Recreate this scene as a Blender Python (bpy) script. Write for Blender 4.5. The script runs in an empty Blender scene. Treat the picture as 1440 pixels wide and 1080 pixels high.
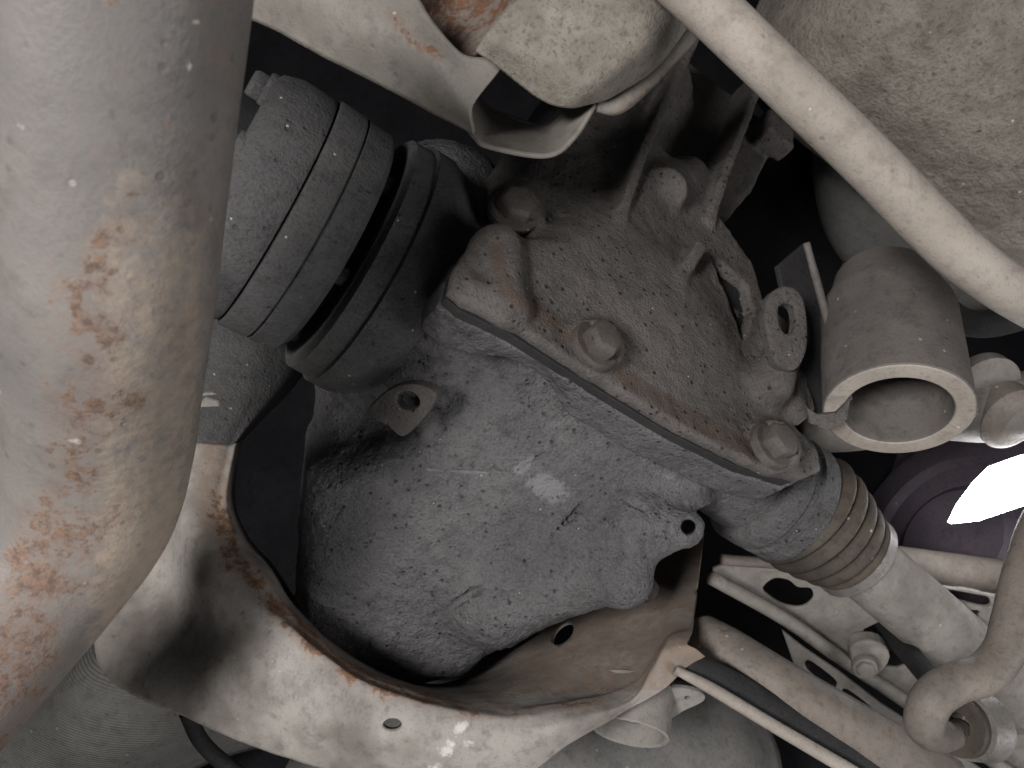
import bpy, bmesh, math, random
import numpy as np
from mathutils import Vector, Matrix

random.seed(7)
rng = np.random.default_rng(11)
scene = bpy.context.scene
COL = scene.collection

# ------------------------------------------------------------------ camera
# car frame, written in camera axes: L = along the rear axle, N = towards the tail, M = towards the ground
L = np.array([.83, -.48, -.28]); L /= np.linalg.norm(L)
N = np.array([.26, .55, .75]); N -= L * N.dot(L); N /= np.linalg.norm(N)
M = np.cross(L, N)
B = np.stack([L, -N, -M])                    # world axes (x, y, z) in camera axes
FPX = 1108.0
CAM = np.array([0.0, 0.0, 1.25])
cam_data = bpy.data.cameras.new('camera')
cam = bpy.data.objects.new('camera', cam_data); COL.objects.link(cam)
cam_data.sensor_width = 36.0
cam_data.lens = 36.0 * FPX / 1440.0
cam_data.clip_start = .01; cam_data.clip_end = 50
mw = Matrix.Identity(4)
for c in range(3):
    for r in range(3):
        mw[r][c] = B[r, c]
mw.translation = Vector(CAM)
cam.matrix_world = mw
scene.camera = cam
cam_data.dof.use_dof = True
cam_data.dof.focus_distance = .50
cam_data.dof.aperture_fstop = 13

def vec(v):                                   # camera axes -> world axes
    return B @ np.asarray(v, float)
def P(px, py, d):                             # a point at distance d along the lens axis
    return CAM + vec(((px - 720) / FPX * d, -(py - 540) / FPX * d, -d))
def project(w):
    v = (np.asarray(w, float) - CAM) @ B
    d = -v[..., 2]
    return 720 + v[..., 0] / d * FPX, 540 - v[..., 1] / d * FPX, d
def on_plane(px, py, p0, nrm):                # ray through a pixel met with a plane
    ray = P(px, py, 1.0) - CAM
    return CAM + ray * ((p0 - CAM).dot(nrm) / ray.dot(nrm))
XW, YW, ZW = np.eye(3)
lW, nW, mW = vec(L), vec(N), vec(M)           # (1,0,0) (0,-1,0) (0,0,-1)

# ------------------------------------------------------------------ light
world = bpy.data.worlds.new('World'); scene.world = world; world.use_nodes = True
bg = world.node_tree.nodes['Background']
bg.inputs[0].default_value = (.85, .92, 1, 1); bg.inputs[1].default_value = .03
def area(name, pos_cam, aim, size, power, color):
    ld = bpy.data.lights.new(name, 'AREA'); ld.shape = 'RECTANGLE'
    ld.size, ld.size_y = size; ld.energy = power; ld.color = color
    o = bpy.data.objects.new(name, ld); COL.objects.link(o)
    p = CAM + vec(pos_cam)
    o.location = p
    o.rotation_euler = Vector(np.asarray(aim) - p).to_track_quat('-Z', 'Y').to_euler()
    return o
area('workshop_lamp_front', (-.64, .18, .90), P(780, 640, .5), (.34, .34), 34, (1, .985, .98))
area('workshop_lamp_low', (.20, -1.30, .30), P(760, 760, .55), (1.2, .8), 6.5, (1, .99, .98))
area('workshop_lamp_side', (1.40, -.55, .25), P(950, 600, .55), (.6, .6), 10, (.99, .98, 1))

scene.view_settings.view_transform = 'Standard'
scene.view_settings.look = 'None'
scene.view_settings.gamma = 1
scene.view_settings.exposure = 0
scene.view_settings.use_curve_mapping = False
scene.cycles.max_bounces = 4
scene.cycles.use_adaptive_sampling = True
scene.cycles.adaptive_threshold = .03
scene.cycles.use_denoising = True

# ------------------------------------------------------------------ materials
def srgb(r, g, b):
    f = lambda c: (c / 255 / 12.92) if c / 255 <= .04045 else ((c / 255 + .055) / 1.055) ** 2.4
    return (f(r), f(g), f(b), 1)

class NT:
    def __init__(s, name):
        s.m = bpy.data.materials.new(name); s.m.use_nodes = True
        s.t = s.m.node_tree; s.b = s.t.nodes['Principled BSDF']
        s.co = s.t.nodes.new('ShaderNodeTexCoord').outputs['Object']
    def n(s, kind, **kw):
        x = s.t.nodes.new(kind)
        for k, v in kw.items():
            if k in x.inputs: x.inputs[k].default_value = v
            else: setattr(x, k, v)
        return x
    def l(s, a, b): s.t.links.new(a, b)
    def noise(s, scale, detail=4, rough=.55, seed=0, stretch=None, dist=0):
        mp = s.n('ShaderNodeMapping'); mp.inputs['Location'].default_value = (seed * 1.7, seed * .9, seed * 2.3)
        if stretch: mp.inputs['Scale'].default_value = stretch
        s.l(s.co, mp.inputs['Vector'])
        x = s.n('ShaderNodeTexNoise', Scale=scale, Detail=detail, Roughness=rough, Distortion=dist)
        s.l(mp.outputs[0], x.inputs['Vector']); return x.outputs['Fac']
    def voro(s, scale, seed=0, feature='F1'):
        mp = s.n('ShaderNodeMapping'); mp.inputs['Location'].default_value = (seed * 1.1, seed * 2.9, seed * .7)
        s.l(s.co, mp.inputs['Vector'])
        x = s.n('ShaderNodeTexVoronoi', Scale=scale, feature=feature); s.l(mp.outputs[0], x.inputs['Vector'])
        return x
    def ramp(s, fac, lo, hi, a=0.0, b=1.0):
        x = s.n('ShaderNodeMapRange', interpolation_type='SMOOTHSTEP')
        for k, v in zip(('From Min', 'From Max', 'To Min', 'To Max'), (lo, hi, a, b)): x.inputs[k].default_value = v
        s.l(fac, x.inputs['Value']); return x.outputs[0]
    def math(s, op, a, b=0.0):
        x = s.n('ShaderNodeMath', operation=op)
        for i, v in enumerate((a, b)):
            if isinstance(v, (int, float)): x.inputs[i].default_value = v
            else: s.l(v, x.inputs[i])
        return x.outputs[0]
    def mix(s, fac, a, b):
        x = s.n('ShaderNodeMix', data_type='RGBA')
        for i, v in ((0, fac), (6, a), (7, b)):
            if isinstance(v, (int, float)): x.inputs[i].default_value = v
            elif isinstance(v, tuple): x.inputs[i].default_value = v
            else: s.l(v, x.inputs[i])
        return x.outputs[2]
    def attr(s, name):
        return s.n('ShaderNodeAttribute', attribute_name=name).outputs['Fac']

RUST = srgb(122, 74, 44); RUST2 = srgb(82, 61, 50)
def grimy(name, base, base2, dark, dust_shade=None, rust=None, pale=None, rough=.75, metal=0.0, grain=420, bump=.5, pits=.35, coarse=.5, flecks=.5, lines=None, big=14, fine=.35, spec=.3, rscale=95, pitty=.62, rmax=.9, bdist=.0011):
    t = NT(name)
    c = t.mix(t.ramp(t.noise(big, 3, .6, 1), .35, .68), base, base2)
    mid = t.noise(big * 6, 4, .68, 2)
    c = t.mix(t.ramp(mid, .45, .75, 0, .55), c, dark)
    g = t.noise(grain, 3, .7, 3)               # fine grain of the dirt
    c = t.mix(t.ramp(g, .5, .72, 0, fine), c, dark)
    c = t.mix(t.ramp(g, .5, .28, 0, fine), c, base2)
    h = t.math('ADD', g, t.math('MULTIPLY', mid, coarse * 3))
    # deposits, bare patches and the casting's painted shade, laid where the attributes say
    if dust_shade:
        dn = t.math('ADD', t.attr('dust_shade'), t.math('MULTIPLY', t.math('SUBTRACT', t.noise(130, 4, .7, 4), .5), .9))
        c = t.mix(t.ramp(dn, .30, .75, 0, .85), c, dust_shade)
    if rust:
        r1 = t.math('ADD', t.math('MULTIPLY', t.noise(rscale * .45, 4, .65, 6), .55), t.math('MULTIPLY', t.noise(rscale * 1.9, 5, .72, 16), .45))
        rc = t.mix(t.ramp(t.noise(rscale * 2.2, 3, .7, 5), .40, .62), rust, RUST2)
        rn = t.math('ADD', t.attr('rust'), t.math('MULTIPLY', t.math('SUBTRACT', r1, .5), 2.6))
        c = t.mix(t.ramp(rn, .22, .50, 0, .55), c, tuple(.55 * u + .45 * v for u, v in zip(base, rust)))
        rmask = t.ramp(rn, .46, .70, 0, rmax)
        c = t.mix(rmask, c, rc)
        h = t.math('ADD', h, t.math('MULTIPLY', rmask, t.math('ADD', t.math('MULTIPLY', g, 2.0), .3)))
    if pale:
        pm = t.ramp(t.math('ADD', t.attr('pale'), t.math('MULTIPLY', t.math('SUBTRACT', t.noise(170, 4, .7, 7), .5), 1.0)), .34, .66, 0, .75)
        c = t.mix(pm, c, pale)
        h = t.math('SUBTRACT', h, t.math('MULTIPLY', pm, .7))
    # dark pits and light flecks
    v = t.voro(grain * .34, 2)
    sep = t.n('ShaderNodeSeparateColor'); t.l(v.outputs['Color'], sep.inputs[0])
    pit = t.math('MULTIPLY', t.ramp(v.outputs['Distance'], .12, .30, 1, 0), t.math('MULTIPLY', t.ramp(sep.outputs[1], pitty, pitty + .1), t.ramp(mid, .40, .56)))
    c = t.mix(t.math('MULTIPLY', pit, pits), c, tuple(x * .4 for x in dark[:3]) + (1,))
    fl = t.math('MULTIPLY', t.ramp(v.outputs['Distance'], .10, .20, 1, 0), t.ramp(sep.outputs[0], .95, .96))
    c = t.mix(t.math('MULTIPLY', fl, flecks), c, srgb(185, 178, 168))
    t.l(c, t.b.inputs['Base Color'])
    t.b.inputs['Metallic'].default_value = metal
    t.l(t.ramp(g, .3, .7, rough - .1, rough + .1), t.b.inputs['Roughness'])
    t.b.inputs['Specular IOR Level'].default_value = spec
    h = t.math('SUBTRACT', h, t.math('MULTIPLY', pit, .8))
    h = t.math('ADD', h, t.math('MULTIPLY', fl, .5))
    if lines:                                  # moulded or woven ribs
        w = t.n('ShaderNodeVectorMath', operation='DOT_PRODUCT'); t.l(t.co, w.inputs[0])
        w.inputs[1].default_value = tuple(vec(lines[0]) * 6.2832 / lines[1])
        w = t.math('SINE', t.math('ADD', w.outputs['Value'], t.math('MULTIPLY', mid, 3.0)))
        h = t.math('ADD', h, t.math('MULTIPLY', w, lines[2]))
    bp = t.n('ShaderNodeBump', Strength=bump, Distance=bdist); t.l(h, bp.inputs['Height'])
    t.l(bp.outputs[0], t.b.inputs['Normal'])
    return t.m

MAT = dict(
    casting=grimy('casting', srgb(81, 80, 80), srgb(97, 95, 95), srgb(50, 48, 48), dust_shade=srgb(50, 48, 47), pale=srgb(120, 118, 119), bump=1.0, coarse=.9, pits=.7, grain=520, big=16, fine=.6, pitty=.35, bdist=.0018),
    cover=grimy('cover', srgb(74, 70, 67), srgb(87, 82, 79), srgb(46, 43, 41), dust_shade=srgb(72, 61, 54), bump=.9, coarse=.35, pits=.9, grain=520, fine=.6, pitty=.22, bdist=.0015),
    bolt=grimy('bolt', srgb(62, 56, 52), srgb(82, 77, 73), srgb(44, 38, 35), bump=.5, coarse=.5, grain=560),
    joint=grimy('joint', srgb(58, 57, 57), srgb(70, 69, 68), srgb(34, 33, 33), bump=.8, coarse=.6, grain=480, fine=.5),
    pipe=grimy('pipe', srgb(122, 116, 111), srgb(106, 102, 99), srgb(88, 82, 78), rust=srgb(120, 93, 75), dust_shade=srgb(152, 137, 121), pale=srgb(192, 186, 178), rough=.55, metal=.1, bump=.3, coarse=.4, grain=380, big=11, flecks=.3, pits=.3, fine=.35, rscale=125, rmax=.72),
    frame=grimy('frame', srgb(145, 139, 133), srgb(104, 98, 92), srgb(80, 74, 69), rust=srgb(114, 82, 56), dust_shade=srgb(124, 106, 91), pale=srgb(196, 193, 190), rough=.62, bump=.25, coarse=.4, grain=420, flecks=.3, pits=.15, fine=.3, big=17),
    sheet=grimy('sheet', srgb(122, 117, 110), srgb(104, 99, 93), srgb(82, 78, 73), rust=srgb(104, 70, 48), rough=.7, bump=.3, coarse=.4, grain=400, flecks=.5, pits=.2),
    mount=grimy('mount', srgb(134, 128, 118), srgb(104, 98, 90), srgb(72, 68, 61), rough=.8, bump=.6, coarse=.5, grain=380, flecks=.9, fine=.7, big=22),
    bar=grimy('bar', srgb(152, 144, 135), srgb(132, 124, 115), srgb(104, 96, 88), rough=.7, bump=.4, coarse=.3, grain=420, flecks=.7, pits=.3, fine=.35),
    muffler=grimy('muffler', srgb(128, 121, 112), srgb(106, 99, 91), srgb(74, 69, 63), rough=.85, bump=1, coarse=1.0, grain=300, flecks=.8, big=24, fine=.6),
    bush=grimy('bush', srgb(100, 95, 91), srgb(84, 79, 76), srgb(58, 54, 52), rough=.7, bump=.4, coarse=.5, grain=420, pits=.2),
    arm=grimy('arm', srgb(132, 127, 121), srgb(106, 101, 95), srgb(84, 80, 75), rough=.65, bump=.3, coarse=.5, grain=380, flecks=.4, pits=.2, fine=.3, big=20),
    link=grimy('link', srgb(118, 109, 101), srgb(100, 93, 87), srgb(76, 69, 63), rough=.6, bump=.35, coarse=.5, grain=380, pits=.2, fine=.35, big=24),
    rubber=grimy('rubber', srgb(80, 72, 63), srgb(58, 53, 48), srgb(36, 33, 31), rough=.7, bump=.35, coarse=.5, grain=380),
    black=grimy('black', srgb(34, 33, 34), srgb(42, 40, 40), srgb(22, 22, 23), rough=.8, bump=.4, grain=420, flecks=.15),
    darkpan=grimy('darkpan', srgb(84, 83, 81), srgb(98, 95, 92), srgb(60, 59, 58), rough=.8, bump=.35, grain=320, flecks=.2),
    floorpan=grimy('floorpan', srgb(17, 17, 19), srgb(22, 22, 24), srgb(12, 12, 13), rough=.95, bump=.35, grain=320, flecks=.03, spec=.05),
    ribbed=grimy('ribbed', srgb(80, 79, 76), srgb(68, 67, 64), srgb(48, 47, 46), rough=.85, bump=.6, grain=320, flecks=.2, lines=((.30, .95, 0), .0027, .7)),
    shield=grimy('shield', srgb(60, 53, 60), srgb(66, 58, 64), srgb(42, 37, 42), rough=.7, bump=.3, grain=320, flecks=.2),
    steel=grimy('steel', srgb(128, 124, 120), srgb(104, 99, 94), srgb(66, 62, 58), rough=.5, metal=.3, bump=.35, grain=420),
)
def lamp_mat():
    m = bpy.data.materials.new('lamp_glass'); m.use_nodes = True
    b = m.node_tree.nodes['Principled BSDF']
    b.inputs['Emission Color'].default_value = (.95, .97, 1, 1); b.inputs['Emission Strength'].default_value = 22
    return m
MAT['lamp'] = lamp_mat()

# ------------------------------------------------------------------ builders
def thing(name, label, cat, base, group=None):
    o = bpy.data.objects.new(name, None); COL.objects.link(o)
    o.location = base; o.empty_display_size = .02
    o['label'] = label; o['category'] = cat
    if group: o['group'] = group
    return o
def mesh_obj(name, verts, faces, mat, parent=None, smooth=True, label=None):
    verts = np.asarray(verts, float)
    base = np.array(parent_base(parent)) if parent else verts.mean(0)
    me = bpy.data.meshes.new(name)
    me.from_pydata((verts - base).tolist(), [], faces if isinstance(faces, list) else faces.tolist())
    me.polygons.foreach_set('use_smooth', [smooth] * len(me.polygons))
    me.materials.append(MAT[mat]); me.update()
    o = bpy.data.objects.new(name, me); COL.objects.link(o)
    if parent: o.parent = parent
    else: o.location = base
    if label: o['label'] = label
    return o
def parent_base(p):
    v = Vector(p.location)
    while p.parent:
        p = p.parent; v += p.location
    return v
def tag(o, label, cat, group=None):
    o['label'] = label; o['category'] = cat
    if group: o['group'] = group
    return o
def bevel(o, w=.0015, seg=2, angle=35):
    m = o.modifiers.new('bevel', 'BEVEL'); m.width = w; m.segments = seg; m.limit_method = 'ANGLE'; m.angle_limit = math.radians(angle)
    m.harden_normals = False
    return o
def flip_out(o):
    bm = bmesh.new(); bm.from_mesh(o.data); bmesh.ops.recalc_face_normals(bm, faces=bm.faces); bm.to_mesh(o.data); bm.free(); return o
def catmull(pts, n):                           # resample rows of control points, n per span
    pts = np.asarray(pts, float); out = []
    S = len(pts)
    for i in range(S - 1):
        p0 = pts[i - 1] if i else 2 * pts[0] - pts[1]
        p1, p2 = pts[i], pts[i + 1]
        p3 = pts[i + 2] if i + 2 < S else 2 * pts[-1] - pts[-2]
        for k in range(n):
            u = k / n
            out.append(.5 * (2 * p1 + (p2 - p0) * u + (2 * p0 - 5 * p1 + 4 * p2 - p3) * u * u + (3 * p1 - p0 - 3 * p2 + p3) * u ** 3))
    out.append(pts[-1]); return np.array(out)
def vnoise(p, scale, seed=0, octaves=3):       # value noise at points, -1..1
    p = np.asarray(p, float); out = np.zeros(p.shape[:-1]); amp = 1; tot = 0
    for o in range(octaves):
        q = p * scale * 2 ** o + 31.7 * (seed + o)
        i = np.floor(q).astype(np.int64); f = q - i; f = f * f * (3 - 2 * f); r = 0
        for dx in (0, 1):
            for dy in (0, 1):
                for dz in (0, 1):
                    h = ((i[..., 0] + dx) * 73856093) ^ ((i[..., 1] + dy) * 19349663) ^ ((i[..., 2] + dz) * 83492791)
                    h = (h * 2654435761) & 0xffffffff
                    h = ((h ^ (h >> 15)) * 2246822519) & 0xffffffff
                    h = ((h ^ (h >> 13)) & 0xffff) / 32767.5 - 1
                    r = r + h * (f[..., 0] if dx else 1 - f[..., 0]) * (f[..., 1] if dy else 1 - f[..., 1]) * (f[..., 2] if dz else 1 - f[..., 2])
        out += amp * r; tot += amp; amp *= .5
    return out / tot
def frame(d):
    d = np.asarray(d, float); d = d / np.linalg.norm(d)
    a = np.cross(d, ZW if abs(d[2]) < .9 else YW); a /= np.linalg.norm(a)
    return d, a, np.cross(d, a)
def sweep(name, pts, radii, mat, parent=None, seg=40, n=8, ends=True, squash=None, rough=0.0, label=None):
    """round bar or tube along a smooth line of points"""
    line = catmull(pts, n); rr = catmull(np.asarray(radii, float)[:, None], n)[:, 0]
    T = np.gradient(line, axis=0); T /= np.linalg.norm(T, axis=1)[:, None]
    _, a, b = frame(T[0]); V = []
    for i, p in enumerate(line):
        a = a - T[i] * a.dot(T[i]); a /= np.linalg.norm(a); b = np.cross(T[i], a)
        for k in range(seg):
            th = 2 * math.pi * k / seg
            V.append(p + rr[i] * (math.cos(th) * a + math.sin(th) * b))
    V = np.array(V)
    if rough:
        cen = np.repeat(line, seg, 0); d = V - cen
        V = cen + d * (1 + rough * vnoise(V, 60, 3))[:, None]
    F = []
    for i in range(len(line) - 1):
        for k in range(seg):
            F.append((i * seg + k, i * seg + (k + 1) % seg, (i + 1) * seg + (k + 1) % seg, (i + 1) * seg + k))
    if ends:
        F.append(tuple(range(seg))[::-1]); F.append(tuple((len(line) - 1) * seg + k for k in range(seg)))
    return flip_out(mesh_obj(name, V, F, mat, parent, label=label))
def lathe(name, origin, axis, prof, mat, parent=None, seg=72, closed=False, arc=None, rough=0.0, sub=None, label=None):
    """profile of (t along axis, radius); closed profiles make rings"""
    d, a, b = frame(axis); V = []; prof = np.asarray(prof, float)
    if sub: prof = catmull(prof, sub)
    for t, r in prof:
        for k in range(seg):
            th = 2 * math.pi * k / seg
            V.append(origin + d * t + r * (math.cos(th) * a + math.sin(th) * b))
    V = np.array(V)
    if rough: V = V + rough * vnoise(V, 90, 5)[:, None] * mW
    n = len(prof); F = []
    for i in range(n if closed else n - 1):
        j = (i + 1) % n
        for k in range(seg):
            F.append((i * seg + k, i * seg + (k + 1) % seg, j * seg + (k + 1) % seg, j * seg + k))
    if not closed:
        F.append(tuple(range(seg))[::-1]); F.append(tuple((n - 1) * seg + k for k in range(seg)))
    o = flip_out(mesh_obj(name, V, F, mat, parent, label=label))
    o.data.set_sharp_from_angle(angle=math.radians(38))
    return o
def loft(name, rows, mat, parent=None, nu=8, nv=6, thick=.003, rough=0.0, offset=-1, label=None, holes=()):
    """pressed sheet through rows of (px, py, distance)"""
    G = np.array([[P(*q) for q in r] for r in rows])
    G = catmull(G, nu); G = catmull(G.transpose(1, 0, 2), nv).transpose(1, 0, 2)
    if rough: G = G + rough * vnoise(G, 35, 9)[..., None] * mW
    a, b = G.shape[:2]
    F = [(i * b + j, i * b + j + 1, (i + 1) * b + j + 1, (i + 1) * b + j) for i in range(a - 1) for j in range(b - 1)]
    V = G.reshape(-1, 3)
    if holes:
        x, y, _ = project(V); keep = []
        for f in F:
            cx, cy = x[list(f)].mean(), y[list(f)].mean()
            if not any(inside(cx, cy, h) for h in holes): keep.append(f)
        F = keep
    # normals towards the lens
    c = V[list(F[len(F) // 2])]; nn = np.cross(c[1] - c[0], c[2] - c[1])
    if nn.dot(CAM - c[0]) < 0: F = [f[::-1] for f in F]
    o = mesh_obj(name, V, F, mat, parent, label=label)
    if thick:
        m = o.modifiers.new('thickness', 'SOLIDIFY'); m.thickness = thick; m.offset = offset
    return o
def punch(o, holes):
    """cut clean round holes: (px, py, distance, direction, rx, ry)"""
    cutters = []
    for x, y, d, axis, rx, ry in holes:
        u, a, b = frame(vec(axis)); c0 = P(x, y, d); V = []
        ex = vec((1, 0, 0)); a = ex - u * ex.dot(u); a /= np.linalg.norm(a); b = np.cross(u, a)
        for t in (-.03, .03):
            for k in range(28):
                th = 2 * math.pi * k / 28; V.append(c0 + u * t + a * rx * math.cos(th) + b * ry * math.sin(th))
        F = [(k, (k + 1) % 28, 28 + (k + 1) % 28, 28 + k) for k in range(28)] + [tuple(range(28))[::-1], tuple(range(28, 56))]
        q = flip_out(mesh_obj('cutter', V, F, 'frame')); cutters.append(q)
        m = o.modifiers.new('hole', 'BOOLEAN'); m.operation = 'DIFFERENCE'; m.object = q; m.solver = 'EXACT'
    me = bpy.data.meshes.new_from_object(o.evaluated_get(bpy.context.evaluated_depsgraph_get()))
    o.modifiers.clear(); o.data = me
    for q in cutters: bpy.data.objects.remove(q)
def inside(x, y, poly):
    c = False; n = len(poly)
    for i in range(n):
        x1, y1 = poly[i]; x2, y2 = poly[i - 1]
        if (y1 > y) != (y2 > y) and x < (x2 - x1) * (y - y1) / (y2 - y1) + x1: c = not c
    return c
def round_poly(pts, n=6):
    p = np.array(pts, float); p = np.concatenate([p[-1:], p, p[:2]]); q = catmull(p, n)
    return q[n:-n - 1]
def ellipse(cx, cy, rx, ry, rot=0, n=20):
    t = np.linspace(0, 2 * np.pi, n, endpoint=False); c, s = math.cos(math.radians(rot)), math.sin(math.radians(rot))
    return [(cx + rx * math.cos(a) * c - ry * math.sin(a) * s, cy + rx * math.cos(a) * s + ry * math.sin(a) * c) for a in t]
def plate(name, outline, p0, nrm, thick, mat, parent=None, holes=(), bev=.0008, label=None):
    """flat plate with holes: outlines are met with the plane through p0"""
    nrm = np.asarray(nrm, float); nrm = nrm / np.linalg.norm(nrm)
    if nrm.dot(CAM - p0) < 0: nrm = -nrm
    _, a, b = frame(nrm)
    cu = bpy.data.curves.new(name, 'CURVE'); cu.dimensions = '2D'; cu.fill_mode = 'BOTH'
    cu.extrude = max(thick / 2 - bev, 1e-5); cu.bevel_depth = bev; cu.bevel_resolution = 1; cu.offset = -bev
    for poly in [outline, *holes]:
        sp = cu.splines.new('POLY'); sp.points.add(len(poly) - 1); sp.use_cyclic_u = True
        for k, (x, y) in enumerate(poly):
            w = on_plane(x, y, p0, nrm) - p0
            sp.points[k].co = (w.dot(a), w.dot(b), 0, 1)
    tmp = bpy.data.objects.new('tmp', cu); COL.objects.link(tmp)
    me = bpy.data.meshes.new_from_object(tmp.evaluated_get(bpy.context.evaluated_depsgraph_get()))
    bpy.data.objects.remove(tmp); bpy.data.curves.remove(cu)
    V = np.empty(len(me.vertices) * 3); me.vertices.foreach_get('co', V); V = V.reshape(-1, 3)
    V = p0 + V[:, :1] * a + V[:, 1:2] * b + (V[:, 2:] - thick / 2) * nrm
    F = [tuple(p.vertices) for p in me.polygons]; bpy.data.meshes.remove(me)
    o = mesh_obj(name, V, F, mat, parent, smooth=False, label=label)
    return flip_out(o)
def hexbolt(origin, axis, r, h, parent, name='bolt', mat='bolt', washer=True, spin=0.0):
    """hexagon head with flange: head is the part, washer its sub-part"""
    d, a, b = frame(axis); V = []
    prof = [(-.002, r), (h * .78, r), (h, r * .82), (h * 1.02, .0004)]
    seg = 6; V = []
    for t, q in prof:
        for k in range(seg):
            th = 2 * math.pi * k / seg + spin
            V.append(origin + d * t + q * (math.cos(th) * a + math.sin(th) * b))
    F = []
    for i in range(len(prof) - 1):
        for k in range(seg): F.append((i * seg + k, i * seg + (k + 1) % seg, (i + 1) * seg + (k + 1) % seg, (i + 1) * seg + k))
    F.append(tuple(range(seg))[::-1]); F.append(tuple((len(prof) - 1) * seg + k for k in range(seg)))
    o = flip_out(mesh_obj(name, V, F, mat, parent))
    bevel(o, r * .07, 2, 25)
    if washer:
        lathe('washer', origin, axis, [(-.003, r * 1.32), (.0012, r * 1.32), (.0028, r * 1.22), (.003, r * .9)], mat, o, seg=40)
    return o
def paint(o, name, fn):
    me = o.data; V = np.empty(len(me.vertices) * 3); me.vertices.foreach_get('co', V)
    W = V.reshape(-1, 3) + np.array(parent_base(o))
    x, y, d = project(W)
    val = np.clip(fn(x, y, W), 0, 1).astype(np.float32)
    a = me.attributes.get(name) or me.attributes.new(name, 'FLOAT', 'POINT')
    a.data.foreach_set('value', val)
def blob(x, y, cx, cy, rx, ry, rot=0):
    c, s = math.cos(math.radians(rot)), math.sin(math.radians(rot))
    u = ((x - cx) * c + (y - cy) * s) / rx; v = (-(x - cx) * s + (y - cy) * c) / ry
    return np.clip(1.3 - np.sqrt(u * u + v * v), 0, 1)
def stroke(x, y, pts, w):
    best = np.full(np.shape(x), 1e9)
    for (x1, y1), (x2, y2) in zip(pts[:-1], pts[1:]):
        dx, dy = x2 - x1, y2 - y1
        t = np.clip(((x - x1) * dx + (y - y1) * dy) / (dx * dx + dy * dy), 0, 1)
        best = np.minimum(best, np.hypot(x - x1 - t * dx, y - y1 - t * dy))
    return np.clip(1.3 - best / w, 0, 1)

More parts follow.
